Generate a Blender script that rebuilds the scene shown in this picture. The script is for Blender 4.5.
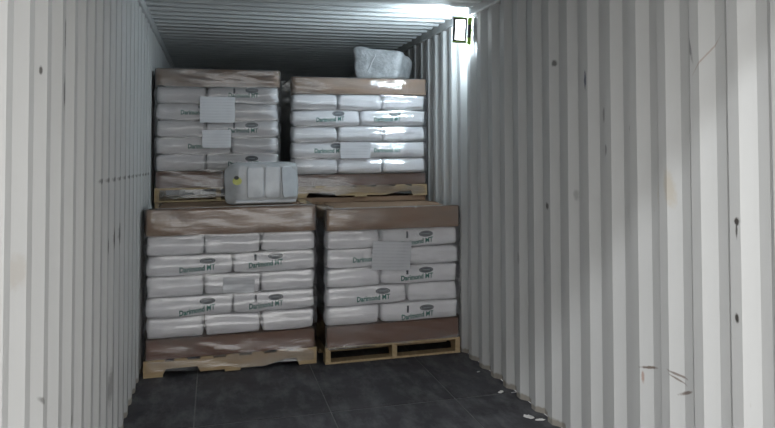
import bpy, bmesh, math, random
from mathutils import Vector, Matrix, noise
from mathutils.bvhtree import BVHTree

scn = bpy.context.scene
for o in list(bpy.data.objects):
    bpy.data.objects.remove(o)
C = scn.collection

# ------------------------------------------------------------------ camera
# metres: x across the container, y into the container, z up; floor at z = 0
CX, CZ, YAW, PITCH, ROLL, FPX, PX, PY = -0.6866, 1.6045, 0.3446, 0.0368, -0.0078, 861.32, 523.01, 117.75
fw = Vector((math.sin(YAW) * math.cos(PITCH), math.cos(YAW) * math.cos(PITCH), math.sin(PITCH)))
rt = Vector((math.cos(YAW), -math.sin(YAW), 0))
up = rt.cross(fw)
r2 = rt * math.cos(ROLL) + up * math.sin(ROLL)
u2 = -rt * math.sin(ROLL) + up * math.cos(ROLL)
cam = bpy.data.cameras.new('camera')
cam.sensor_width = 36.0
cam.sensor_fit = 'HORIZONTAL'
cam.lens = FPX / 775 * 36
cam.shift_x = (387.5 - PX) / 775
cam.shift_y = (PY - 214) / 775
cam.clip_start = 0.05
camo = bpy.data.objects.new('camera', cam)
M = Matrix((r2, u2, -fw)).transposed().to_4x4()
M.translation = (CX, 0, CZ)
camo.matrix_world = M
C.objects.link(camo)
scn.camera = camo

# ------------------------------------------------------------------ world, dock lamp, exposure
world = bpy.data.worlds.new('world')
scn.world = world
world.use_nodes = True
bg = world.node_tree.nodes['Background']
bg.inputs['Color'].default_value = (1.0, 0.992, 0.975, 1)
bg.inputs['Strength'].default_value = 3.15

DOOR_Y, SLOPE = 1.80, 0.66
dl = bpy.data.lights.new('dock_lamp', 'AREA')
dl.shape = 'DISK'
dl.size = 0.6
dl.energy = 270
dl.color = (0.94, 0.975, 1.0)
dlo = bpy.data.objects.new('dock_lamp', dl)
DL = 5.0   # metres outside the door
dlo.location = (-2.4, DOOR_Y - DL, 2.60 + SLOPE * DL)
dlo.rotation_euler = (Vector((0, 4.0, 0.6)) - Vector(dlo.location)).to_track_quat('-Z', 'Y').to_euler()
C.objects.link(dlo)

vs = scn.view_settings
vs.view_transform = 'Standard'
vs.look = 'None'
vs.gamma = 1
vs.use_curve_mapping = False
vs.exposure = 0.0
scn.cycles.use_denoising = True
scn.cycles.max_bounces = 10
scn.cycles.transparent_max_bounces = 16
scn.cycles.sample_clamp_indirect = 4

# ------------------------------------------------------------------ materials
MATS = {}
def nodes_of(name):
    m = bpy.data.materials.new(name)
    m.use_nodes = True
    nt = m.node_tree
    b = nt.nodes['Principled BSDF']
    MATS[name] = m
    return m, nt, b

def N(nt, typ, **kw):
    n = nt.nodes.new(typ)
    for k, v in kw.items():
        setattr(n, k, v)
    return n

def L(nt, a, b):
    nt.links.new(a, b)

def ramp(nt, fac, stops):
    r = N(nt, 'ShaderNodeValToRGB')
    e = r.color_ramp.elements
    while len(e) < len(stops):
        e.new(0.5)
    for i, (p, c) in enumerate(stops):
        e[i].position = p
        e[i].color = (*c, 1) if len(c) == 3 else c
    L(nt, fac, r.inputs[0])
    return r.outputs[0]

def noise_tex(nt, scale, detail=4, rough=0.55, stretch=None, coord='Object'):
    tc = N(nt, 'ShaderNodeTexCoord')
    src = tc.outputs[coord]
    if stretch:
        mp = N(nt, 'ShaderNodeMapping')
        mp.inputs['Scale'].default_value = stretch
        L(nt, src, mp.inputs[0])
        src = mp.outputs[0]
    n = N(nt, 'ShaderNodeTexNoise')
    n.inputs['Scale'].default_value = scale
    n.inputs['Detail'].default_value = detail
    n.inputs['Roughness'].default_value = rough
    L(nt, src, n.inputs['Vector'])
    return n.outputs['Fac']

def add_bump(nt, b, fac, strength, dist=0.01):
    bp = N(nt, 'ShaderNodeBump')
    bp.inputs['Strength'].default_value = strength
    bp.inputs['Distance'].default_value = dist
    L(nt, fac, bp.inputs['Height'])
    L(nt, bp.outputs[0], b.inputs['Normal'])

def simple(name, c1, c2, scale, rough=0.6, stretch=None, bump=0.0, bd=0.01, spec=0.5, metal=0.0, lo=0.3, hi=0.7, detail=5):
    m, nt, b = nodes_of(name)
    f = noise_tex(nt, scale, detail, 0.6, stretch)
    L(nt, ramp(nt, f, [(lo, c1), (hi, c2)]), b.inputs['Base Color'])
    b.inputs['Roughness'].default_value = rough
    b.inputs['Specular IOR Level'].default_value = spec
    b.inputs['Metallic'].default_value = metal
    if bump:
        add_bump(nt, b, f, bump, bd)
    return m

def wall_material(name, base, marks):
    """painted steel: faint grime, a rusty foot, and single scuffs at given (y, z, half width, half height, strength, rgb)"""
    m, nt, b = nodes_of(name)
    f = noise_tex(nt, 2.2, 6, 0.65, (1, 1, 0.35))
    f2 = noise_tex(nt, 30, 4, 0.6, (1, 1, 0.25))
    col = ramp(nt, f, [(0.25, tuple(c * 0.93 for c in base)), (0.6, base), (0.8, tuple(min(1, c * 1.03) for c in base))])
    speck = ramp(nt, f2, [(0.70, (0, 0, 0)), (0.80, (1, 1, 1))])
    mx = N(nt, 'ShaderNodeMix', data_type='RGBA')
    L(nt, speck, mx.inputs['Factor'])
    L(nt, col, mx.inputs['A'])
    mx.inputs['B'].default_value = (base[0] * 0.78, base[1] * 0.75, base[2] * 0.7, 1)
    col = mx.outputs['Result']
    tc = N(nt, 'ShaderNodeTexCoord')
    sx = N(nt, 'ShaderNodeSeparateXYZ')
    L(nt, tc.outputs['Object'], sx.inputs[0])
    # rust and dirt at the foot of the sheet
    nr = noise_tex(nt, 14, 5, 0.7)
    ad = N(nt, 'ShaderNodeMath', operation='MULTIPLY_ADD')
    L(nt, nr, ad.inputs[0]); ad.inputs[1].default_value = -0.055; L(nt, sx.outputs['Z'], ad.inputs[2])
    rm = ramp(nt, ad.outputs[0], [(0.0, (1, 1, 1)), (0.012, (0, 0, 0))])
    mr = N(nt, 'ShaderNodeMix', data_type='RGBA')
    L(nt, rm, mr.inputs['Factor']); L(nt, col, mr.inputs['A'])
    mr.inputs['B'].default_value = (0.31, 0.285, 0.25, 1)
    col = mr.outputs['Result']
    # scuffs
    wob = noise_tex(nt, 45, 3, 0.6)
    for (my, mz, hw, hh, ang, st, rgb) in marks:
        sub = N(nt, 'ShaderNodeVectorMath', operation='SUBTRACT')
        L(nt, tc.outputs['Object'], sub.inputs[0])
        sub.inputs[1].default_value = (0, my, mz)
        rot = N(nt, 'ShaderNodeVectorRotate', rotation_type='X_AXIS')
        rot.inputs['Angle'].default_value = ang
        L(nt, sub.outputs[0], rot.inputs['Vector'])
        sc_ = N(nt, 'ShaderNodeVectorMath', operation='MULTIPLY')
        L(nt, rot.outputs[0], sc_.inputs[0])
        sc_.inputs[1].default_value = (0, 1 / hw, 1 / hh)
        ln = N(nt, 'ShaderNodeVectorMath', operation='LENGTH')
        L(nt, sc_.outputs[0], ln.inputs[0])
        a2 = N(nt, 'ShaderNodeMath', operation='ADD')
        L(nt, ln.outputs['Value'], a2.inputs[0]); L(nt, wob, a2.inputs[1])
        mrg = N(nt, 'ShaderNodeMapRange')
        mrg.inputs['From Min'].default_value = 1.05
        mrg.inputs['From Max'].default_value = 1.65
        mrg.inputs['To Min'].default_value = st
        mrg.inputs['To Max'].default_value = 0
        L(nt, a2.outputs[0], mrg.inputs['Value'])
        mk = N(nt, 'ShaderNodeMix', data_type='RGBA')
        L(nt, mrg.outputs[0], mk.inputs['Factor'])
        L(nt, col, mk.inputs['A'])
        mk.inputs['B'].default_value = (*rgb, 1)
        col = mk.outputs['Result']
    L(nt, col, b.inputs['Base Color'])
    b.inputs['Roughness'].default_value = 0.5
    b.inputs['Specular IOR Level'].default_value = 0.35
    add_bump(nt, b, f, 0.12, 0.01)
    return m

DK = (0.06, 0.055, 0.05)
marksL = [(4.44 + 0.278 * k, 1.472 - 0.0035 * k, 0.050, 0.014, 0, 0.85, DK) for k in range(12)]
marksL += [(4.73, 1.140, 0.035, 0.04, 0, 0.7, DK), (5.00, 1.155, 0.040, 0.055, 0, 0.9, DK), (5.28, 1.155, 0.045, 0.06, 0, 0.95, DK),
           (5.60, 1.165, 0.03, 0.02, 0, 0.6, DK), (3.365, 2.02, 0.022, 0.065, 0, 0.85, DK), (3.35, 1.815, 0.020, 0.06, 0, 0.75, DK),
           (2.99, 1.861, 0.008, 0.014, 0, 0.9, DK), (3.02, 0.845, 0.03, 0.010, 0.5, 0.6, DK), (3.6, 0.62, 0.02, 0.03, 0, 0.5, DK),
           (2.70, 1.28, 0.05, 0.05, 0, 0.25, (0.35, 0.28, 0.2)), (4.95, 0.40, 0.03, 0.10, 0.2, 0.5, DK)]
marksR = [(4.78, 1.268, 0.030, 0.022, 0, 0.9, DK), (4.205, 1.973, 0.016, 0.05, 0, 0.9, (0.05, 0.06, 0.1)), (4.69, 2.11, 0.02, 0.02, 0, 0.8, DK),
          (2.805, 1.325, 0.017, 0.017, 0, 1.0, DK), (2.808, 1.295, 0.007, 0.035, 0, 0.9, DK), (2.815, 0.962, 0.015, 0.018, 0, 1.0, DK),
          (3.565, 0.60, 0.055, 0.007, 0.15, 0.9, (0.14, 0.1, 0.08)), (3.30, 0.632, 0.06, 0.006, -0.2, 0.75, (0.14, 0.1, 0.08)), (3.30, 0.612, 0.05, 0.005, -0.35, 0.75, (0.14, 0.1, 0.08)),
          (3.25, 0.565, 0.05, 0.008, 0.35, 0.85, (0.14, 0.1, 0.08)), (3.60, 0.55, 0.008, 0.03, 0, 0.6, (0.3, 0.14, 0.08)),
          (3.33, 1.43, 0.035, 0.09, 0.2, 0.45, (0.45, 0.38, 0.27)), (3.46, 1.40, 0.03, 0.06, 0, 0.3, (0.45, 0.38, 0.27)),
          (3.13, 2.03, 0.012, 0.07, 0.3, 0.7, (0.12, 0.12, 0.12)), (3.03, 1.98, 0.11, 0.004, 0.75, 0.55, (0.3, 0.2, 0.15)),
          (3.96, 1.60, 0.018, 0.03, 0, 0.6, DK), (4.05, 1.78, 0.016, 0.04, 0, 0.5, DK), (3.75, 1.70, 0.014, 0.03, 0, 0.5, DK),
          (3.45, 1.75, 0.012, 0.03, 0, 0.5, (0.3, 0.22, 0.15)), (4.4, 1.35, 0.02, 0.03, 0, 0.35, DK), (5.3, 0.9, 0.02, 0.04, 0, 0.4, DK)]
WALL = (0.542, 0.545, 0.540)
wall_material('wall_paint_left', WALL, marksL)
wall_material('wall_paint_right', WALL, marksR)
simple('roof_paint', (0.50, 0.52, 0.53), (0.58, 0.60, 0.60), 3.0, 0.5, bump=0.05)
simple('rail_paint', (0.50, 0.51, 0.51), (0.60, 0.60, 0.60), 6.0, 0.5)
simple('dock_concrete', (0.30, 0.30, 0.29), (0.38, 0.37, 0.36), 4.0, 0.85)
simple('cardboard', (0.255, 0.165, 0.105), (0.32, 0.21, 0.14), 5.0, 0.8, (1, 1, 3), 0.15, 0.004, 0.25)
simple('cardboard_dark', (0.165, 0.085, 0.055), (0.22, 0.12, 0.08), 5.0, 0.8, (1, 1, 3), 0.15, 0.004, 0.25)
simple('cardboard_pale', (0.30, 0.205, 0.135), (0.36, 0.25, 0.17), 5.0, 0.8, (1, 1, 3), 0.15, 0.004, 0.25)
simple('pallet_wood', (0.36, 0.26, 0.145), (0.50, 0.385, 0.235), 6.0, 0.8, (1, 6, 6), 0.25, 0.004, 0.25)
simple('lamp_black', (0.012, 0.014, 0.012), (0.02, 0.022, 0.02), 20, 0.45)
simple('lamp_green', (0.20, 0.36, 0.03), (0.25, 0.42, 0.04), 20, 0.45)
simple('print_green', (0.008, 0.15, 0.12), (0.015, 0.19, 0.15), 60, 0.55)
simple('print_slate', (0.035, 0.045, 0.06), (0.06, 0.07, 0.085), 60, 0.55)
simple('print_band', (0.22, 0.25, 0.27), (0.30, 0.33, 0.35), 60, 0.55)
simple('sticker_yellow', (0.50, 0.52, 0.10), (0.60, 0.60, 0.2), 30, 0.5)
simple('paper_scrap', (0.62, 0.61, 0.60), (0.75, 0.74, 0.72), 30, 0.8)

def floor_material():
    m, nt, b = nodes_of('floor_plywood')
    f1 = noise_tex(nt, 2.5, 6, 0.65)
    f2 = noise_tex(nt, 3.2, 7, 0.70, (2.6, 0.8, 1))
    base = ramp(nt, f1, [(0.3, (0.016, 0.016, 0.020)), (0.7, (0.066, 0.065, 0.074))])
    dust = ramp(nt, f2, [(0.46, (0, 0, 0)), (0.72, (0.6, 0.6, 0.6))])
    mx = N(nt, 'ShaderNodeMix', data_type='RGBA')
    L(nt, dust, mx.inputs['Factor'])
    L(nt, base, mx.inputs['A'])
    mx.inputs['B'].default_value = (0.20, 0.20, 0.21, 1)
    L(nt, mx.outputs['Result'], b.inputs['Base Color'])
    b.inputs['Roughness'].default_value = 0.62
    b.inputs['Specular IOR Level'].default_value = 0.4
    add_bump(nt, b, f2, 0.25, 0.005)
floor_material()
simple('floor_joint', (0.14, 0.14, 0.145), (0.22, 0.22, 0.22), 12, 0.8)

def bag_material():
    m, nt, b = nodes_of('sack_white')
    f = noise_tex(nt, 5, 5, 0.6)
    L(nt, ramp(nt, f, [(0.3, (0.84, 0.84, 0.87)), (0.7, (0.91, 0.91, 0.925))]), b.inputs['Base Color'])
    b.inputs['Roughness'].default_value = 0.55
    b.inputs['Specular IOR Level'].default_value = 0.35
    b.inputs['Subsurface Weight'].default_value = 0.0
    f2 = noise_tex(nt, 9, 6, 0.6, (1, 1, 2.2))
    add_bump(nt, b, f2, 0.5, 0.012)
bag_material()

def film_material():
    m, nt, b = nodes_of('stretch_film')
    nt.nodes.remove(b)
    out = nt.nodes['Material Output']
    tr = N(nt, 'ShaderNodeBsdfTransparent')
    tr.inputs[0].default_value = (0.955, 0.955, 0.96, 1)
    gl = N(nt, 'ShaderNodeBsdfGlossy')
    gl.inputs['Roughness'].default_value = 0.065
    gl.inputs['Color'].default_value = (1, 1, 1, 1)
    df = N(nt, 'ShaderNodeBsdfDiffuse')
    df.inputs[0].default_value = (0.8, 0.8, 0.82, 1)
    fr = N(nt, 'ShaderNodeFresnel')
    fr.inputs['IOR'].default_value = 1.5
    f = noise_tex(nt, 5, 5, 0.62, (0.8, 0.8, 4.0))
    f3 = noise_tex(nt, 2.2, 5, 0.62, (0.9, 0.9, 3.2))
    bp = N(nt, 'ShaderNodeBump')
    bp.inputs['Strength'].default_value = 0.6
    bp.inputs['Distance'].default_value = 0.008
    L(nt, f, bp.inputs['Height'])
    L(nt, bp.outputs[0], gl.inputs['Normal'])
    L(nt, bp.outputs[0], fr.inputs['Normal'])
    m1 = N(nt, 'ShaderNodeMixShader')
    hz = N(nt, 'ShaderNodeMapRange')
    hz.inputs['From Min'].default_value = 0.45
    hz.inputs['From Max'].default_value = 0.75
    hz.inputs['To Min'].default_value = 0.05
    hz.inputs['To Max'].default_value = 0.30
    L(nt, f3, hz.inputs['Value'])
    L(nt, hz.outputs[0], m1.inputs[0])
    L(nt, tr.outputs[0], m1.inputs[1])
    L(nt, df.outputs[0], m1.inputs[2])
    m2 = N(nt, 'ShaderNodeMixShader')
    mu = N(nt, 'ShaderNodeMath', operation='MULTIPLY')
    mu.use_clamp = True
    mu.inputs[1].default_value = 1.6
    L(nt, fr.outputs[0], mu.inputs[0])
    L(nt, mu.outputs[0], m2.inputs[0])
    L(nt, m1.outputs[0], m2.inputs[1])
    L(nt, gl.outputs[0], m2.inputs[2])
    L(nt, m2.outputs[0], out.inputs['Surface'])
film_material()

def grey_plastic(name, c1, c2, scale, bump):
    m, nt, b = nodes_of(name)
    f = noise_tex(nt, scale, 6, 0.62)
    L(nt, ramp(nt, f, [(0.35, c1), (0.68, c2)]), b.inputs['Base Color'])
    b.inputs['Roughness'].default_value = 0.28
    b.inputs['Specular IOR Level'].default_value = 0.6
    add_bump(nt, b, f, bump, 0.02)
grey_plastic('bundle_plastic', (0.44, 0.46, 0.48), (0.56, 0.58, 0.60), 9, 0.35)
grey_plastic('bundle_panel', (0.50, 0.53, 0.57), (0.62, 0.65, 0.68), 6, 0.25)
grey_plastic('crumpled_plastic', (0.36, 0.38, 0.40), (0.62, 0.64, 0.66), 13, 0.8)

def slip_material():
    m, nt, b = nodes_of('packing_slip')
    tc = N(nt, 'ShaderNodeTexCoord')
    w = N(nt, 'ShaderNodeTexWave', wave_type='BANDS', bands_direction='Z')
    w.inputs['Scale'].default_value = 13
    w.inputs['Distortion'].default_value = 1.5
    L(nt, tc.outputs['Object'], w.inputs['Vector'])
    nf = noise_tex(nt, 18, 3, 0.5, (1, 1, 0.3))
    mu = N(nt, 'ShaderNodeMath', operation='MULTIPLY')
    L(nt, w.outputs['Fac'], mu.inputs[0]); L(nt, nf, mu.inputs[1])
    L(nt, ramp(nt, mu.outputs[0], [(0.25, (0.56, 0.57, 0.60)), (0.6, (0.49, 0.50, 0.53))]), b.inputs['Base Color'])
    b.inputs['Roughness'].default_value = 0.3
    add_bump(nt, b, nf, 0.2, 0.01)
slip_material()

def emit(name, col, st):
    m, nt, b = nodes_of(name)
    b.inputs['Base Color'].default_value = (0.9, 0.9, 0.9, 1)
    b.inputs['Emission Color'].default_value = (*col, 1)
    b.inputs['Emission Strength'].default_value = st
emit('lamp_side', (0.95, 1.0, 1.0), 7.0)
emit('lamp_led', (0.76, 0.91, 1.0), 430.0)
emit('lamp_main', (0.76, 0.91, 1.0), 380.0)

# ------------------------------------------------------------------ helpers
def mesh_obj(name, verts, faces, mat, parent=None, smooth=False):
    me = bpy.data.meshes.new(name)
    me.from_pydata(verts, [], faces)
    me.validate()
    me.update()
    if smooth:
        for p in me.polygons:
            p.use_smooth = True
    me.materials.append(MATS[mat])
    o = bpy.data.objects.new(name, me)
    C.objects.link(o)
    if parent:
        o.parent = parent
    return o

def bm_obj(name, bm, mat, parent=None, smooth=False):
    bmesh.ops.recalc_face_normals(bm, faces=bm.faces)
    me = bpy.data.meshes.new(name)
    bm.to_mesh(me)
    bm.free()
    if smooth:
        for p in me.polygons:
            p.use_smooth = True
    me.materials.append(MATS[mat])
    o = bpy.data.objects.new(name, me)
    C.objects.link(o)
    if parent:
        o.parent = parent
    return o

def box(bm, x0, x1, y0, y1, z0, z1, bev=0.0):
    r = bmesh.ops.create_cube(bm, size=1)
    for v in r['verts']:
        v.co = Vector(((x0 + x1) / 2 + v.co.x * (x1 - x0), (y0 + y1) / 2 + v.co.y * (y1 - y0), (z0 + z1) / 2 + v.co.z * (z1 - z0)))
    if bev:
        es = list({e for v in r['verts'] for e in v.link_edges})
        bmesh.ops.bevel(bm, geom=es, offset=bev, segments=1, affect='EDGES', profile=0.5)

def box_obj(name, dims, mat, parent=None, bev=0.0):
    bm = bmesh.new()
    box(bm, *dims, bev)
    return bm_obj(name, bm, mat, parent)

def tag(o, label, cat, group=None):
    o['label'] = label
    o['category'] = cat
    if group:
        o['group'] = group
    return o

def struct(o):
    o['kind'] = 'structure'
    return o

def empty(name, loc=(0, 0, 0), rz=0):
    o = bpy.data.objects.new(name, None)
    o.empty_display_size = 0.1
    o.location = loc
    o.rotation_euler = (0, 0, rz)
    C.objects.link(o)
    return o

# ------------------------------------------------------------------ the container
W, END_Y, ROOF, RAILZ = 1.176, 13.85, 2.695, 2.635
P, FL, SL, DEP = 0.278, 0.072, 0.068, 0.036      # side sheet profile: pitch, inner flat, slope, depth

def side_wall(name, side, ph, mat):
    # ph = y of the near end of one inner flat
    pts = []
    k0 = math.floor((DOOR_Y - ph) / P) - 1
    y = ph + k0 * P
    while y < END_Y + P:
        pts += [(y, 0), (y + FL, 0), (y + FL + SL, DEP), (y + P - SL, DEP)]
        y += P
    pts = [(min(max(a, DOOR_Y), END_Y), d) for a, d in pts]
    q = [pts[0]]
    for a in pts[1:]:
        if a[0] > q[-1][0] + 1e-4:
            q.append(a)
    t = 0.003
    v, f = [], []
    for (yy, d) in q:
        for off in (0, t):
            v += [(side * (W + d + off), yy, 0.0), (side * (W + d + off), yy, RAILZ + 0.02)]
    n = len(q)
    for i in range(n - 1):
        a, b = 4 * i, 4 * (i + 1)
        f += [(a, b, b + 1, a + 1), (a + 2, a + 3, b + 3, b + 2), (a + 1, b + 1, b + 3, a + 3), (a, a + 2, b + 2, b)]
    f += [(0, 1, 3, 2), (4 * n - 4, 4 * n - 2, 4 * n - 1, 4 * n - 3)]
    o = struct(mesh_obj(name, v, f, mat))
    # flip to consistent normals
    bm = bmesh.new(); bm.from_mesh(o.data); bmesh.ops.recalc_face_normals(bm, faces=bm.faces); bm.to_mesh(o.data); bm.free()
    # rails
    s = side
    x0, x1 = sorted((s * (W - 0.012), s * (W + 0.06)))
    box_obj('top_rail', (x0, x1, DOOR_Y, END_Y, RAILZ, ROOF + 0.03), 'rail_paint', o, 0.006)
    x0, x1 = sorted((s * (W + 0.0), s * (W + 0.06)))
    box_obj('bottom_rail', (x0, x1, DOOR_Y, END_Y, -0.10, -0.002), 'rail_paint', o)
    return o

# right: near edge of inner flat observed at YR - k*P ; left: centre of inner flat at YL + k*P
side_wall('wall_left', -1, 2.4954 - FL / 2, 'wall_paint_left')
side_wall('wall_right', 1, 6.3949, 'wall_paint_right')

def roof():
    RP, d = 0.218, 0.034
    q, y = [], DOOR_Y + 0.02
    ph = 6.683 % RP
    y = ph + RP * math.floor((DOOR_Y - ph) / RP)
    while y < END_Y:
        q += [(y, 0), (y + 0.07, 0), (y + 0.105, d), (y + RP - 0.035, d)]
        y += RP
    q = [(a, b) for a, b in q if DOOR_Y <= a <= END_Y]
    XS = [-(W + 0.05), -0.95, -0.5, 0.0, 0.5, 0.95, W + 0.05]
    v, f = [], []
    for (yy, b) in q:
        for off in (0, 0.003):
            for x in XS:
                v.append((x, yy, ROOF + b + off - 0.006 * (1 - (x / 1.2) ** 2)))
    m = len(XS)
    for i in range(len(q) - 1):
        for j in range(m - 1):
            a, c = 2 * m * i + j, 2 * m * (i + 1) + j
            f.append((a, a + 1, c + 1, c))
            f.append((a + m, c + m, c + m + 1, a + m + 1))
    o = struct(mesh_obj('ceiling', v, f, 'roof_paint'))
    return o
roof()

def end_wall():
    v, f, q = [], [], []
    x = -1.22
    while x < 1.2:
        q += [(x, 0), (x + 0.11, 0), (x + 0.13, 0.045), (x + 0.235, 0.045)]
        x += 0.25
    q = [(a, b) for a, b in q if a <= 1.22] + [(1.22, 0)]
    for (a, b) in q:
        for off in (0, 0.004):
            v += [(a, END_Y + b + off, 0), (a, END_Y + b + off, ROOF + 0.02)]
    for i in range(len(q) - 1):
        a, b = 4 * i, 4 * (i + 1)
        f += [(a, a + 1, b + 1, b), (a + 2, b + 2, b + 3, a + 3)]
    return struct(mesh_obj('wall_back', v, f, 'rail_paint'))
end_wall()

# door frame: header beam, corner posts, sill
fr = struct(empty('door_1', (0, DOOR_Y, 0)))
for nm, d in (('header_beam', (-1.24, 1.24, -0.10, -0.001, 2.60, 2.74)), ('corner_post', (-1.24, -1.178, -0.10, -0.001, 0, 2.599)),
              ('corner_post', (1.178, 1.24, -0.10, -0.001, 0, 2.599)), ('sill', (-1.24, 1.24, -0.10, -0.001, -0.12, -0.002))):
    box_obj(nm, d, 'rail_paint', fr, 0.004)

# floor: plywood sheets on cross members; joints are real gaps
fl = struct(box_obj('floor', (-1.176, 1.176, DOOR_Y, END_Y, -0.06, -0.006), 'floor_joint'))
cols = [(-1.212, -0.79), (-0.79, -0.0), (0.0, 0.79), (0.79, 1.212)]
offs = [0.0, 0.0, 0.0, 0.0]
for ci, (a, b) in enumerate(cols):
    ys = [DOOR_Y]
    y = 5.45 - 2.4 + (0.0 if ci in (0, 1, 2, 3) else 0)
    while y < END_Y:
        if y > DOOR_Y + 0.05:
            ys.append(y)
        y += 2.4
    ys.append(END_Y)
    for i in range(len(ys) - 1):
        tilt = 0.02 * (a + b) / 2 * 0
        box_obj('plywood_panel', (a + 0.004, b - 0.004, ys[i] + 0.012, ys[i + 1] - 0.012, -0.0055, 0.0), 'floor_plywood', fl, 0.0012)
dk = struct(box_obj('dock_floor', (-14, 14, -26, DOOR_Y - 0.11, -0.16, -0.06), 'dock_concrete'))

# ------------------------------------------------------------------ pallets
def pallet(loc, rz, Ls, Wp, label, group='wooden pallets under the loads'):
    """stringer pallet; stringers run along local x, deck boards along local y; height 0.122"""
    t = tag(empty('pallet', loc, rz), label, 'pallet', group)
    hx, hy = Ls / 2, Wp / 2
    # stringer with two notches
    n0, n1 = 0.13, 0.38
    prof = [(-hx, 0.016), (-hx + n0, 0.016), (-hx + n0 + 0.02, 0.055), (-hx + n1 - 0.02, 0.055), (-hx + n1, 0.016),
            (hx - n1, 0.016), (hx - n1 + 0.02, 0.055), (hx - n0 - 0.02, 0.055), (hx - n0, 0.016), (hx, 0.016), (hx, 0.106), (-hx, 0.106)]
    v = [(x, -0.019, z) for x, z in prof] + [(x, 0.019, z) for x, z in prof]
    m = len(prof)
    fs = [(0, 1, 10, 11)]
    # concave outline: split into quads by hand
    front = [(0, 1, 2, 11), (2, 3, 10, 11), (3, 4, 5, 10), (5, 6, 10), (6, 7, 10), (7, 8, 9, 10)]
    f = [tuple(fc) for fc in front] + [tuple(i + m for i in reversed(fc)) for fc in front]
    f += [((i + 1) % m, i, i + m, (i + 1) % m + m) for i in range(m)]
    st = mesh_obj('stringer', v, f, 'pallet_wood', t)
    st.location.y = -hy + 0.021
    for yy in (0, hy - 0.021):
        s = st.copy(); C.objects.link(s); s.parent = t; s.location.y = yy
    nb = 7
    first = None
    for i in range(nb):
        wb = 0.14 if i in (0, nb - 1) else 0.09
        x = -hx + 0.07 + (Ls - 0.14) * i / (nb - 1)
        box_obj('deck_board', (x - wb / 2, x + wb / 2, -hy, hy, 0.1062, 0.122), 'pallet_wood', t, 0.002)
    for x, wb in ((-hx + 0.065, 0.13), (-0.0, 0.11), (hx - 0.065, 0.13)):
        box_obj('bottom_board', (x - wb / 2, x + wb / 2, -hy, hy, 0.0, 0.0158), 'pallet_wood', t, 0.002)
    return t

# ------------------------------------------------------------------ sacks
def sack_mesh(name, L_, W_, T_, seed, n=7.0):
    rnd = random.Random(seed)
    off = Vector((rnd.uniform(0, 50), rnd.uniform(0, 50), rnd.uniform(0, 50)))
    bm = bmesh.new()
    nx, ny, nz = 22, 15, 8
    verts = {}
    def vert(i, j, k):
        key = (i, j, k)
        if key not in verts:
            a, b, c = 2 * i / nx - 1, 2 * j / ny - 1, 2 * k / nz - 1
            s = (abs(a) ** n + abs(b) ** n + abs(c) ** n) ** (-1 / n)
            # the two long axes are far longer than the thickness: keep the corners tight there
            p = Vector((a * (1 - (1 - s) * 0.34) * L_ / 2, b * (1 - (1 - s) * 0.45) * W_ / 2, c * (1 - (1 - s) * 0.62) * T_ / 2))
            # soft bulge of the side walls, puckers towards the corners
            d = noise.noise(p * 7 + off) * 0.012 + noise.noise(p * 16 + off) * 0.004
            d = min(d, 0.003)
            nrm = Vector((abs(a) ** 8 * (1 if a > 0 else -1), abs(b) ** 8 * (1 if b > 0 else -1), 0.0))
            p += nrm * (d * 1.2 - 0.003)
            p.z += -abs(noise.noise(p * 4 + off * 2)) * 0.010 * (abs(a) ** 6 + abs(b) ** 6) * (1 if c > 0 else -1)
            verts[key] = bm.verts.new(p)
        return verts[key]
    def quad(*ks):
        bm.faces.new([vert(*k) for k in ks])
    for i in range(nx):
        for j in range(ny):
            quad((i, j, 0), (i, j + 1, 0), (i + 1, j + 1, 0), (i + 1, j, 0))
            quad((i, j, nz), (i + 1, j, nz), (i + 1, j + 1, nz), (i, j + 1, nz))
    for i in range(nx):
        for k in range(nz):
            quad((i, 0, k), (i + 1, 0, k), (i + 1, 0, k + 1), (i, 0, k + 1))
            quad((i, ny, k), (i, ny, k + 1), (i + 1, ny, k + 1), (i + 1, ny, k))
    for j in range(ny):
        for k in range(nz):
            quad((0, j, k), (0, j, k + 1), (0, j + 1, k + 1), (0, j + 1, k))
            quad((nx, j, k), (nx, j + 1, k), (nx, j + 1, k + 1), (nx, j, k + 1))
    me = bpy.data.meshes.new(name)
    bm.to_mesh(me)
    bvh = BVHTree.FromBMesh(bm)
    bm.free()
    for p in me.polygons:
        p.use_smooth = True
    me.materials.append(MATS['sack_white'])
    return me, bvh

SACKS = [sack_mesh('sack', 0.597, 0.3965, 0.1460, s) for s in (3, 11, 27, 42, 58)]

# lettering as a flat mesh in (x, z), height about 1
def text_tris(txt):
    cu = bpy.data.curves.new('lettering', 'FONT')
    cu.body = txt
    cu.size = 1.0
    cu.offset = 0.03
    cu.resolution_u = 2
    cu.align_x = 'RIGHT'
    ob = bpy.data.objects.new('lettering', cu)
    C.objects.link(ob)
    bpy.context.view_layer.update()
    dg = bpy.context.evaluated_depsgraph_get()
    me = ob.evaluated_get(dg).to_mesh()
    bm = bmesh.new()
    bm.from_mesh(me)
    bmesh.ops.triangulate(bm, faces=bm.faces)
    bm.verts.ensure_lookup_table()
    vs_ = [(v.co.x, v.co.y) for v in bm.verts]
    fs_ = [tuple(v.index for v in f.verts) for f in bm.faces]
    bm.free()
    bpy.data.objects.remove(ob)
    bpy.data.curves.remove(cu)
    return vs_, fs_
TXT = text_tris('Darimond MT')
TW = max(v[0] for v in TXT[0]) - min(v[0] for v in TXT[0])

def on_front(bvh, pts, lift):
    out = []
    for (x, z) in pts:
        h = bvh.ray_cast(Vector((x, -1, z)), Vector((0, 1, 0)))
        y = h[0].y if h[0] is not None else -0.19
        out.append((x, y - lift, z))
    return out

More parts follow.
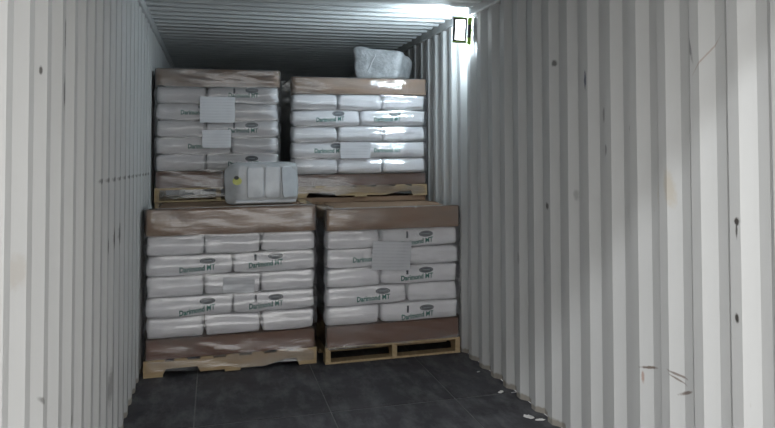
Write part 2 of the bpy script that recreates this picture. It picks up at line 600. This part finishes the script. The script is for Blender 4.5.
def ellipse(cx, cz, rx, rz, rings=4, seg=28, inner=0.0):
    pts, faces = [], []
    r0 = inner
    for i in range(rings + 1):
        r = r0 + (1 - r0) * i / rings
        for s in range(seg):
            a = 2 * math.pi * s / seg
            pts.append((cx + rx * max(r, 0.001) * math.cos(a), cz + rz * max(r, 0.001) * math.sin(a)))
    for i in range(rings):
        for s in range(seg):
            a, b = i * seg + s, i * seg + (s + 1) % seg
            faces.append((a, a + seg, b + seg, b))
    return pts, faces

def add_print(o, bvh, xr, zt, wid=0.245, hgt=0.056, shear=0.0, tick=True):
    sx = wid / TW
    pts = [(xr + x * sx, zt + 0.010 + y * hgt + shear * x * sx) for x, y in TXT[0]]
    mesh_obj('printed_name', on_front(bvh, pts, 0.0025), TXT[1], 'print_green', o)
    zt += 0.010
    ex, ez = xr - 0.052, zt + 0.064
    p, f = ellipse(ex, ez, 0.054, 0.024)
    lg = mesh_obj('printed_emblem', on_front(bvh, p, 0.002), f, 'print_slate', o)
    p, f = ellipse(ex, ez, 0.046, 0.018, 1, 28, 0.86)
    mesh_obj('emblem_ring', on_front(bvh, p, 0.003), f, 'print_band', lg)
    p = [(ex - 0.028 + 0.056 * i / 8, ez - 0.005 + 0.010 * j) for j in range(2) for i in range(9)]
    f = [(i, i + 1, i + 10, i + 9) for i in range(8)]
    mesh_obj('emblem_bar', on_front(bvh, p, 0.003), f, 'print_band', lg)
    if tick:
        p = [(xr - 0.205 + 0.016 * i, zt + 0.035 + 0.011 * j) for j in range(6) for i in range(2)]
        f = [(2 * j, 2 * j + 1, 2 * j + 3, 2 * j + 2) for j in range(5)]
        mesh_obj('printed_mark', on_front(bvh, p, 0.002), f, 'print_slate', o)

# ------------------------------------------------------------------ cartons
def carton(name, loc, rz, wx, wy, h, mat, label, cat, group, lid=True, seed=0):
    """folded corrugated cardboard: four side panels and a flat panel, front at local -y"""
    t = tag(empty(name, loc, rz), label, cat, group)
    rnd = random.Random(seed)
    th = 0.006
    hx, hy = wx / 2, wy / 2
    def panel(nm, p0, p1, nrm):
        # wavy upright panel between two corners
        n, m = 16, 5
        vv, ff = [], []
        of = Vector((rnd.uniform(0, 9), rnd.uniform(0, 9), 0))
        for side in (0, 1):
            for j in range(m + 1):
                for i in range(n + 1):
                    s = i / n
                    z = h * j / m
                    d = noise.noise(Vector((s * 4, j * 0.5, 0)) + of) * 0.006 * math.sin(math.pi * s)
                    e = noise.noise(Vector((s * 5, 3, 1)) + of) * 0.006
                    if lid:
                        zz = z + (e * (1 - j / m))
                    else:
                        zz = z + (e * (j / m) - 0.004 * j / m)
                    pt = p0.lerp(p1, s) + nrm * (d - th * side)
                    vv.append((pt.x, pt.y, zz))
        q = (n + 1) * (m + 1)
        for j in range(m):
            for i in range(n):
                a = j * (n + 1) + i
                ff.append((a, a + 1, a + n + 2, a + n + 1))
                ff.append((q + a, q + a + n + 1, q + a + n + 2, q + a + 1))
        for i in range(n):
            ff.append((i, q + i, q + i + 1, i + 1))
            a = m * (n + 1) + i
            ff.append((a, a + 1, q + a + 1, q + a))
        for j in range(m):
            a = j * (n + 1)
            ff.append((a, a + n + 1, q + a + n + 1, q + a))
            a += n
            ff.append((a, q + a, q + a + n + 1, a + n + 1))
        mesh_obj(nm, vv, ff, mat, t)
    V = Vector
    panel('side_panel', V((-hx, -hy, 0)), V((hx, -hy, 0)), V((0, -1, 0)))
    panel('side_panel', V((hx, -hy, 0)), V((hx, hy, 0)), V((1, 0, 0)))
    panel('side_panel', V((hx, hy, 0)), V((-hx, hy, 0)), V((0, 1, 0)))
    panel('side_panel', V((-hx, hy, 0)), V((-hx, -hy, 0)), V((-1, 0, 0)))
    zt = h - 0.008
    box_obj('flat_panel', (-hx + 0.007, hx - 0.007, -hy + 0.007, hy - 0.007, zt, zt + 0.006), mat, t)
    if not lid:
        box_obj('flat_panel', (-hx + 0.007, hx - 0.007, -hy + 0.007, hy - 0.007, 0.001, 0.007), mat, t)
    # corner flap folded over the front
    if lid:
        x = -hx + 0.16
        box_obj('corner_flap', (-hx + 0.01, x, -hy - 0.0095, -hy - 0.0065, 0.01, h - 0.008), 'cardboard_pale', t)
    return t

# ------------------------------------------------------------------ stretch film
def film(loc, rz, wx, wy, levels, z0, z1, label, seed, low=0.0):
    """thin wrap round a load; levels = list of (z, outward offset); front at local -y"""
    rnd = random.Random(seed)
    off = Vector((rnd.uniform(0, 30), rnd.uniform(0, 30), rnd.uniform(0, 30)))
    # perimeter of a rounded rectangle
    per = []
    hx, hy, rad = wx / 2, wy / 2, 0.035
    def line(a, b, n):
        for i in range(n):
            s = i / n
            per.append((a[0] + (b[0] - a[0]) * s, a[1] + (b[1] - a[1]) * s, None))
    def arc(cx, cy, a0, n=5):
        for i in range(n):
            a = a0 + math.pi / 2 * i / n
            per.append((cx + rad * math.cos(a), cy + rad * math.sin(a), a))
    line((-hx + rad, -hy), (hx - rad, -hy), 64)
    arc(hx - rad, -hy + rad, -math.pi / 2)
    line((hx, -hy + rad), (hx, hy - rad), 26)
    arc(hx - rad, hy - rad, 0)
    line((hx - rad, hy), (-hx + rad, hy), 26)
    arc(-hx + rad, hy - rad, math.pi / 2)
    line((-hx, hy - rad), (-hx, -hy + rad), 26)
    arc(-hx + rad, -hy + rad, math.pi)
    nrm = []
    n = len(per)
    for i in range(n):
        a, b = per[i - 1], per[(i + 1) % n]
        d = Vector((b[0] - a[0], b[1] - a[1]))
        d.normalize()
        nrm.append(Vector((d.y, -d.x)))
    def offs(z):
        for (za, oa), (zb, ob) in zip(levels, levels[1:]):
            if za <= z <= zb:
                s = (z - za) / max(1e-6, zb - za)
                s = s * s * (3 - 2 * s)
                return oa + (ob - oa) * s
        return levels[-1][1]
    m = 72
    v, f = [], []
    for j in range(m + 1):
        for i in range(n):
            x, y, _ = per[i]
            zz = z0 + (z1 - z0) * j / m
            if j == 0:
                zz += noise.noise(Vector((x * 3, y * 3, 1)) + off) * 0.05 + low
            elif j <= 3:
                zz += (noise.noise(Vector((x * 3, y * 3, 1)) + off) * 0.05 + low) * (1 - j / 4)
            zz = max(zz, levels[0][0] + 0.004)
            o_ = offs(zz)
            w = noise.noise(Vector((x * 6, y * 6, zz * 14)) + off) * 0.0045 + noise.noise(Vector((x * 2, y * 2, zz * 24 + x * 5)) + off) * 0.0055
            o_ += max(w, -0.002)
            v.append((x + nrm[i].x * o_ * 0.45, y + nrm[i].y * o_, zz))
    for j in range(m):
        for i in range(n):
            a, b = j * n + i, j * n + (i + 1) % n
            f.append((a, b, b + n, a + n))
    # fold over the top edge
    base = m * n
    for k, (ins, dz) in enumerate(((0.02, 0.006), (0.09, 0.007))):
        for i in range(n):
            x, y, z = v[base + i]
            jit = noise.noise(Vector((x * 5, y * 5, k)) + off) * 0.03 * k
            s = ins + jit
            v.append((x - nrm[i].x * s, y - nrm[i].y * s, z1 + dz))
        nb = len(v) - n
        pb = base if k == 0 else nb - n
        for i in range(n):
            a, b = pb + i, pb + (i + 1) % n
            f.append((a, b, nb + (i + 1) % n, nb + i))
    o = mesh_obj('stretch_wrap', v, f, 'stretch_film', None, True)
    o.location = loc
    o.rotation_euler = (0, 0, rz)
    return tag(o, label, 'plastic wrap', 'stretch wrap round the loads')

# ------------------------------------------------------------------ whole loads
LAYERS = ['top', 'second', 'middle', 'fourth', 'bottom']
def load(place, x0, x1, yf, depth, zb, z_tray, z_bag, z_lid, z_top, wide, rz=0.0, seed=1, prints=None, shown=True, low=0.0):
    """place = words for the load; wide = the long side of the pallet faces the door"""
    rnd = random.Random(seed)
    w = x1 - x0
    cx, cy = (x0 + x1) / 2, yf + depth / 2
    R = Matrix.Rotation(rz, 4, 'Z')
    def at(lx, ly, z):                    # local (from the load's centre) to world
        p = R @ Vector((lx, ly, 0))
        return (cx + p.x, cy + p.y, z)
    zs = (z_tray - zb) / 0.122
    if wide:
        p = pallet(at(0, 0, zb), rz, w, depth, 'wooden pallet with notched sides under the %s load' % place)
    else:
        p = pallet(at(0, 0, zb), rz + math.pi / 2, depth, w, 'wooden pallet with open ends under the %s load' % place)
    p.scale.z = zs
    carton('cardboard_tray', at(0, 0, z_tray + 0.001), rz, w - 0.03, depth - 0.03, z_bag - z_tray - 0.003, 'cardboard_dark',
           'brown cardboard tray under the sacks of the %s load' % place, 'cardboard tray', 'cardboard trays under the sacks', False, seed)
    lh = (z_lid - z_bag) / 5
    sw = (w - 0.012) / 1.2 if wide else (w - 0.012) / 1.0
    hf = -depth / 2 + 0.012               # front face of the sacks
    for i in range(5):                    # 0 = top layer
        z = z_lid - (i + 0.5) * lh
        nm = LAYERS[i] + (' layer' if i in (0, 4, 2) else ' layer from top')
        row = []
        if wide and i % 2 == 0:
            row = [('end', -0.4, 'left'), ('end', 0.0, 'centre'), ('end', 0.4, 'right')]
        elif wide:
            row = [('side', -0.3, 'left'), ('side', 0.3, 'right')]
        elif i % 2 == 0:
            row = [('end', -0.3, 'left'), ('side', 0.2, 'right')]
        else:
            row = [('side', -0.2, 'left'), ('end', 0.3, 'right')]
        for kind, sx, word in row:
            me, bvh = rnd.choice(SACKS)
            o = bpy.data.objects.new('sack', me)
            C.objects.link(o)
            jx, jy = rnd.uniform(-0.001, 0.001), rnd.uniform(-0.004, 0.018)
            tlt = rnd.uniform(-0.006, 0.006)
            if kind == 'side':
                o.location = at(sx * sw + jx, hf + 0.2 + jy, z)
                o.rotation_euler = (0, tlt, rz)
                o.scale = (sw, 1, lh / 0.147)
                if shown:
                    pr = (prints or {}).get((i, word), (0.12, -0.045, 0.0))
                    add_print(o, bvh, pr[0], pr[1], shear=pr[2], tick=pr[3] if len(pr) > 3 else False)
                what = 'white sack with green print'
            else:
                o.location = at(sx * sw + jx, hf + 0.3 + jy, z)
                o.rotation_euler = (0, 0, rz + math.pi / 2 * rnd.choice((1, -1)))
                o.scale = (1, sw, lh / 0.147)
                what = 'plain white sack end'
            if not shown:
                what = 'white sack'
            tag(o, '%s at %s, %s, %s load' % (what, word, nm, place), 'sack', 'white sacks on the pallets')
    carton('cardboard_box', at(0, 0, z_lid + 0.001), rz, w - 0.015, depth - 0.015, z_top - z_lid, 'cardboard',
           'brown cardboard box cover over the sacks of the %s load' % place, 'cardboard box', 'cardboard box covers on the loads', True, seed + 5)
    if shown:
        lv = [(zb, 0.004), (z_tray + 0.01, 0.0), (z_bag - 0.03, -0.002)]
        for i in range(5):
            lv += [(z_bag + i * lh + 0.006, 0.004), (z_bag + (i + 0.5) * lh, 0.024), (z_bag + (i + 1) * lh - 0.006, 0.005)]
        lv += [(z_lid + 0.04, 0.012), (z_top - 0.02, 0.010), (z_top + 0.02, 0.008)]
        film(at(0, 0, 0), rz, w, depth, lv, zb + 0.045, z_top, 'clear shiny stretch wrap round the %s load' % place, seed, low)

# the two lower loads at the front, the two upper loads behind, and the pair that carries the upper ones
load('lower left', -1.155, 0.050, 6.725, 0.895, 0.0, 0.122, 0.262, 1.000, 1.192, True, 0.008, 4,
     {(1, 'left'): (0.175, -0.045, 0.06), (1, 'right'): (0.055, -0.030, 0.08, True), (3, 'left'): (0.175, -0.040, 0.14), (3, 'right'): (0.06, -0.045, 0.05, True)}, low=-0.012)
load('lower right', 0.104, 1.156, 6.655, 0.94, 0.0, 0.122, 0.275, 0.995, 1.160, False, 0.010, 9,
     {(0, 'right'): (0.10, -0.050, 0.12, True), (1, 'left'): (0.14, -0.035, 0.02), (2, 'right'): (0.10, -0.045, 0.06, True),
      (3, 'left'): (0.17, -0.045, 0.04), (4, 'right'): (0.10, -0.050, 0.08, True)}, low=0.085)
load('upper left', -1.150, -0.145, 7.735, 1.0, 1.188, 1.306, 1.445, 2.160, 2.302, False, 0.0, 14,
     {(0, 'right'): (0.12, -0.030, 0.0, True), (1, 'left'): (0.14, -0.035, 0.0), (2, 'right'): (0.12, -0.045, 0.0, True),
      (3, 'left'): (0.20, -0.035, 0.0), (4, 'right'): (0.12, -0.045, 0.0)}, low=-0.02)
load('upper right', -0.062, 1.128, 7.635, 1.0, 1.200, 1.300, 1.402, 2.105, 2.245, True, 0.0, 21,
     {(1, 'left'): (0.155, -0.035, 0.05), (1, 'right'): (0.065, -0.035, 0.03), (3, 'left'): (0.14, -0.035, 0.0), (3, 'right'): (0.065, -0.035, 0.0)}, low=-0.02)
load('hidden rear left', -1.140, -0.140, 7.75, 0.985, 0.0, 0.122, 0.26, 1.0, 1.187, False, 0.0, 31, shown=False)
load('hidden rear right', -0.055, 1.125, 7.65, 0.985, 0.0, 0.122, 0.27, 1.01, 1.199, True, 0.0, 32, shown=False)

# ------------------------------------------------------------------ packing slips under the wrap
def slip(x0, x1, y, z0, z1, label, seed, rot=0.0):
    n, m = 10, 8
    v, f = [], []
    of = Vector((seed * 3.1, 0, 0))
    cx, cz = (x0 + x1) / 2, (z0 + z1) / 2
    for side in (0, 1):
        for j in range(m + 1):
            for i in range(n + 1):
                lx, lz = (x1 - x0) * (i / n - 0.5), (z1 - z0) * (j / m - 0.5)
                d = noise.noise(Vector((i * 0.35, j * 0.35, 0)) + of) * 0.005
                v.append((lx, d - 0.001 * side, lz))
    q = (n + 1) * (m + 1)
    for j in range(m):
        for i in range(n):
            a = j * (n + 1) + i
            f += [(a, a + n + 1, a + n + 2, a + 1), (q + a, q + a + 1, q + a + n + 2, q + a + n + 1)]
    o = mesh_obj('packing_slip', v, f, 'packing_slip', None, True)
    o.location = (cx, y, cz)
    o.rotation_euler = (0, rot, 0)
    return tag(o, label, 'packing slip', 'grey packing slips under the wrap')
slip(0.455, 0.755, 6.617, 0.685, 0.905, 'grey packing slip pouch on the front of the lower right load', 1, 0.06)
slip(-0.80, -0.52, 7.700, 1.85, 2.07, 'larger grey packing slip pouch high on the upper left load', 2)
slip(-0.78, -0.55, 7.700, 1.64, 1.79, 'smaller grey packing slip pouch lower on the upper left load', 3)
slip(0.35, 0.61, 7.600, 1.54, 1.68, 'grey packing slip pouch on the front of the upper right load', 4)
slip(-0.62, -0.40, 6.690, 0.57, 0.68, 'crumpled grey packing slip pouch on the front of the lower left load', 5, 0.05)

# ------------------------------------------------------------------ loose grey bundles on the loads
def bundle_mesh(nm, wx, wy, wz, mat, seed, n=7.0, shape=None, amp=0.010, fr=7):
    bm = bmesh.new()
    bmesh.ops.create_cube(bm, size=2)
    bmesh.ops.subdivide_edges(bm, edges=bm.edges, cuts=15, use_grid_fill=True)
    off = Vector((seed * 7.3, seed * 1.7, 0))
    for v in bm.verts:
        a, b, c = v.co
        s = (abs(a) ** n + abs(b) ** n + abs(c) ** n) ** (-1 / n)
        p = Vector((a * s * wx / 2, b * s * wy / 2, c * s * wz / 2))
        if shape:
            p = shape(p, a, b, c)
        nr = Vector((a ** 5, b ** 5, c ** 5 if c > 0 else 0))
        v.co = p + nr * noise.noise(p * fr + off) * amp
    o = bm_obj(nm, bm, mat, None, True)
    return o

def shape_low(p, a, b, c):
    # left end rounded and thinner, front upright
    if a < -0.55:
        k = (-0.55 - a) / 0.45
        p.y *= 1 - 0.45 * k * k
        p.z = p.z - (max(0, c) * 0.05 * k * k * 0.6)
    return p
b1 = empty('grey_bundle', (-0.335, 7.08, 1.194), 0.02)
body = bundle_mesh('body', 0.545, 0.22, 0.325, 'bundle_plastic', 2, 9.0, shape_low)
body.parent = b1
body.location = (0, 0, 0.163)
xs = [-0.115, 0.015, 0.140, 0.262]
for i in range(3):
    pn = bundle_mesh('folded_panel', xs[i + 1] - xs[i] - 0.006, 0.022, 0.245, 'bundle_panel', 5 + i, 8.0, None, 0.006, 9)
    pn.parent = b1
    pn.rotation_mode = 'XYZ'
    pn.location = ((xs[i] + xs[i + 1]) / 2, -0.110, 0.172)
    pn.rotation_euler = ((0, 0, -0.12)[i], 0, (-0.04, 0.0, 0.26)[i])
box_obj('bottom_fold', (-0.20, 0.255, -0.118, -0.103, 0.012, 0.036), 'bundle_panel', b1, 0.005)
p, f = ellipse(0, 0, 0.034, 0.030)
st = mesh_obj('yellow_sticker', [(x, 0, z) for x, z in p], f, 'sticker_yellow', b1)
st.location = (-0.185, -0.1155, 0.185)
p, f = ellipse(0, 0, 0.018, 0.015)
st = mesh_obj('dark_valve', [(x, 0, z) for x, z in p], f, 'lamp_black', b1)
st.location = (-0.190, -0.1175, 0.210)
tag(b1, 'grey folded plastic bundle with three panels on the lower left load', 'bundle', 'grey plastic bundles on the loads')

def shape_up(p, a, b, c):
    p.z -= (c + 1) / 2 * 0.035 * (a + 0.6) * (1 if a > -0.6 else 0) + (c + 1) / 2 * 0.03 * b
    p.x += 0.02 * c * a
    return p
b2 = empty('crumpled_bundle', (0.785, 7.93, 2.249), -0.52)
body = bundle_mesh('body', 0.45, 0.36, 0.278, 'crumpled_plastic', 9, 11.0, shape_up, 0.012, 8)
body.parent = b2
body.location = (0, 0, 0.141)
fs = box_obj('seam_flap', (-0.006, 0.006, -0.186, -0.170, -0.09, 0.09), 'bundle_plastic', b2, 0.004)
fs.location = (-0.05, 0, 0.145)
fs.rotation_euler = (0, 0.45, 0)
tag(b2, 'crumpled shiny grey plastic bundle on top of the upper right load', 'bundle', 'grey plastic bundles on the loads')

# ------------------------------------------------------------------ work lamp hung on the right wall
def work_lamp():
    t = empty('work_lamp', (1.130, 6.33, 2.424), 0.10)
    t.rotation_euler = (0.0, 0.05, -0.27)
    w, d, h = 0.105, 0.075, 0.185
    x0, x1 = -w, 0.0
    y0, y1 = -d / 2, d / 2
    e = 0.015
    bm = bmesh.new()
    box(bm, x0 + 0.004, x1 - 0.004, y0 + 0.004, y1 - 0.004, e, h - e, 0.004)
    lp = bm_obj('light_panel', bm, 'lamp_led', t)
    lp.data.materials.append(MATS['lamp_side'])
    lp.data.materials.append(MATS['lamp_main'])
    for pf in lp.data.polygons:
        if pf.normal.y < -0.5:
            pf.material_index = 1
        elif pf.normal.y > 0.5:
            pf.material_index = 2
    bm = bmesh.new()
    box(bm, x0 - 0.002, x1, y0 - 0.002, y1 + 0.002, 0, e, 0.002)
    box(bm, x0 - 0.002, x1, y0 - 0.002, y1 + 0.002, h - e, h, 0.002)
    for yy in (y0, y1 - 0.012):
        ww = 0.017 if yy == y0 else 0.010
        box(bm, x0 - 0.002, x0 + ww, yy - (0.004 if yy == y0 else 0), yy + 0.012, e, h - e)
        box(bm, x1 - ww, x1, yy - (0.004 if yy == y0 else 0), yy + 0.012, e, h - e)
    bm_obj('frame', bm, 'lamp_black', t)
    bm = bmesh.new()
    box(bm, x1 + 0.001, x1 + 0.034, y0 - 0.004, y1 + 0.004, 0.015, h - 0.012, 0.006)
    bk = bm_obj('housing', bm, 'lamp_black', t)
    bm = bmesh.new()
    box(bm, x1 + 0.004, x1 + 0.034, y0 - 0.010, y0 - 0.0045, h - 0.05, h + 0.004, 0.002)
    box(bm, x1 + 0.004, x1 + 0.036, y0 - 0.010, y0 - 0.0045, -0.022, 0.035, 0.002)
    box(bm, x1 + 0.026, x1 + 0.034, y0 - 0.010, y0 - 0.0045, 0.035, h - 0.05, 0.002)
    bm_obj('trim', bm, 'lamp_green', bk)
    bm = bmesh.new()
    box(bm, x0 - 0.004, x1, y0 - 0.006, y0 - 0.0025, -0.003, 0.004)
    box(bm, x0 - 0.004, x1, y0 - 0.006, y0 - 0.0025, h - 0.004, h + 0.003)
    bm_obj('edge_strip', bm, 'lamp_green', t)
    bm = bmesh.new()
    box(bm, x1 + 0.034, x1 + 0.042, -0.012, 0.012, 0.08, 0.11, 0.002)
    bm_obj('wall_bracket', bm, 'lamp_green', t)
    tag(t, 'lit white work lamp in a black and green frame on the right wall', 'work lamp')
work_lamp()

# ------------------------------------------------------------------ litter along the right wall
def scrap(x, y, s, label, seed):
    bm = bmesh.new()
    bmesh.ops.create_icosphere(bm, subdivisions=2, radius=1)
    for v in bm.verts:
        d = 1 + noise.noise(v.co * 1.7 + Vector((seed * 5, 0, 0))) * 0.7
        v.co = Vector((v.co.x * s * d, v.co.y * s * 0.6 * d, max(0, (v.co.z * 0.35 + 0.3) * s * 0.6 * d)))
    o = bm_obj('paper_scrap', bm, 'paper_scrap')
    o.location = (x, y, 0.0)
    o.rotation_euler = (0, 0, seed)
    tag(o, label, 'litter', 'white scraps along the right wall')
scrap(1.105, 5.47, 0.026, 'small white paper scrap on the floor farther along the right wall', 1)
scrap(1.095, 4.90, 0.034, 'larger white paper scrap on the floor by the right wall near the door', 2)
scrap(1.140, 4.83, 0.028, 'white paper scrap touching the foot of the right wall nearest the door', 3)
scrap(1.120, 6.03, 0.016, 'tiny white paper scrap beside the right wall close to the lower right load', 4)
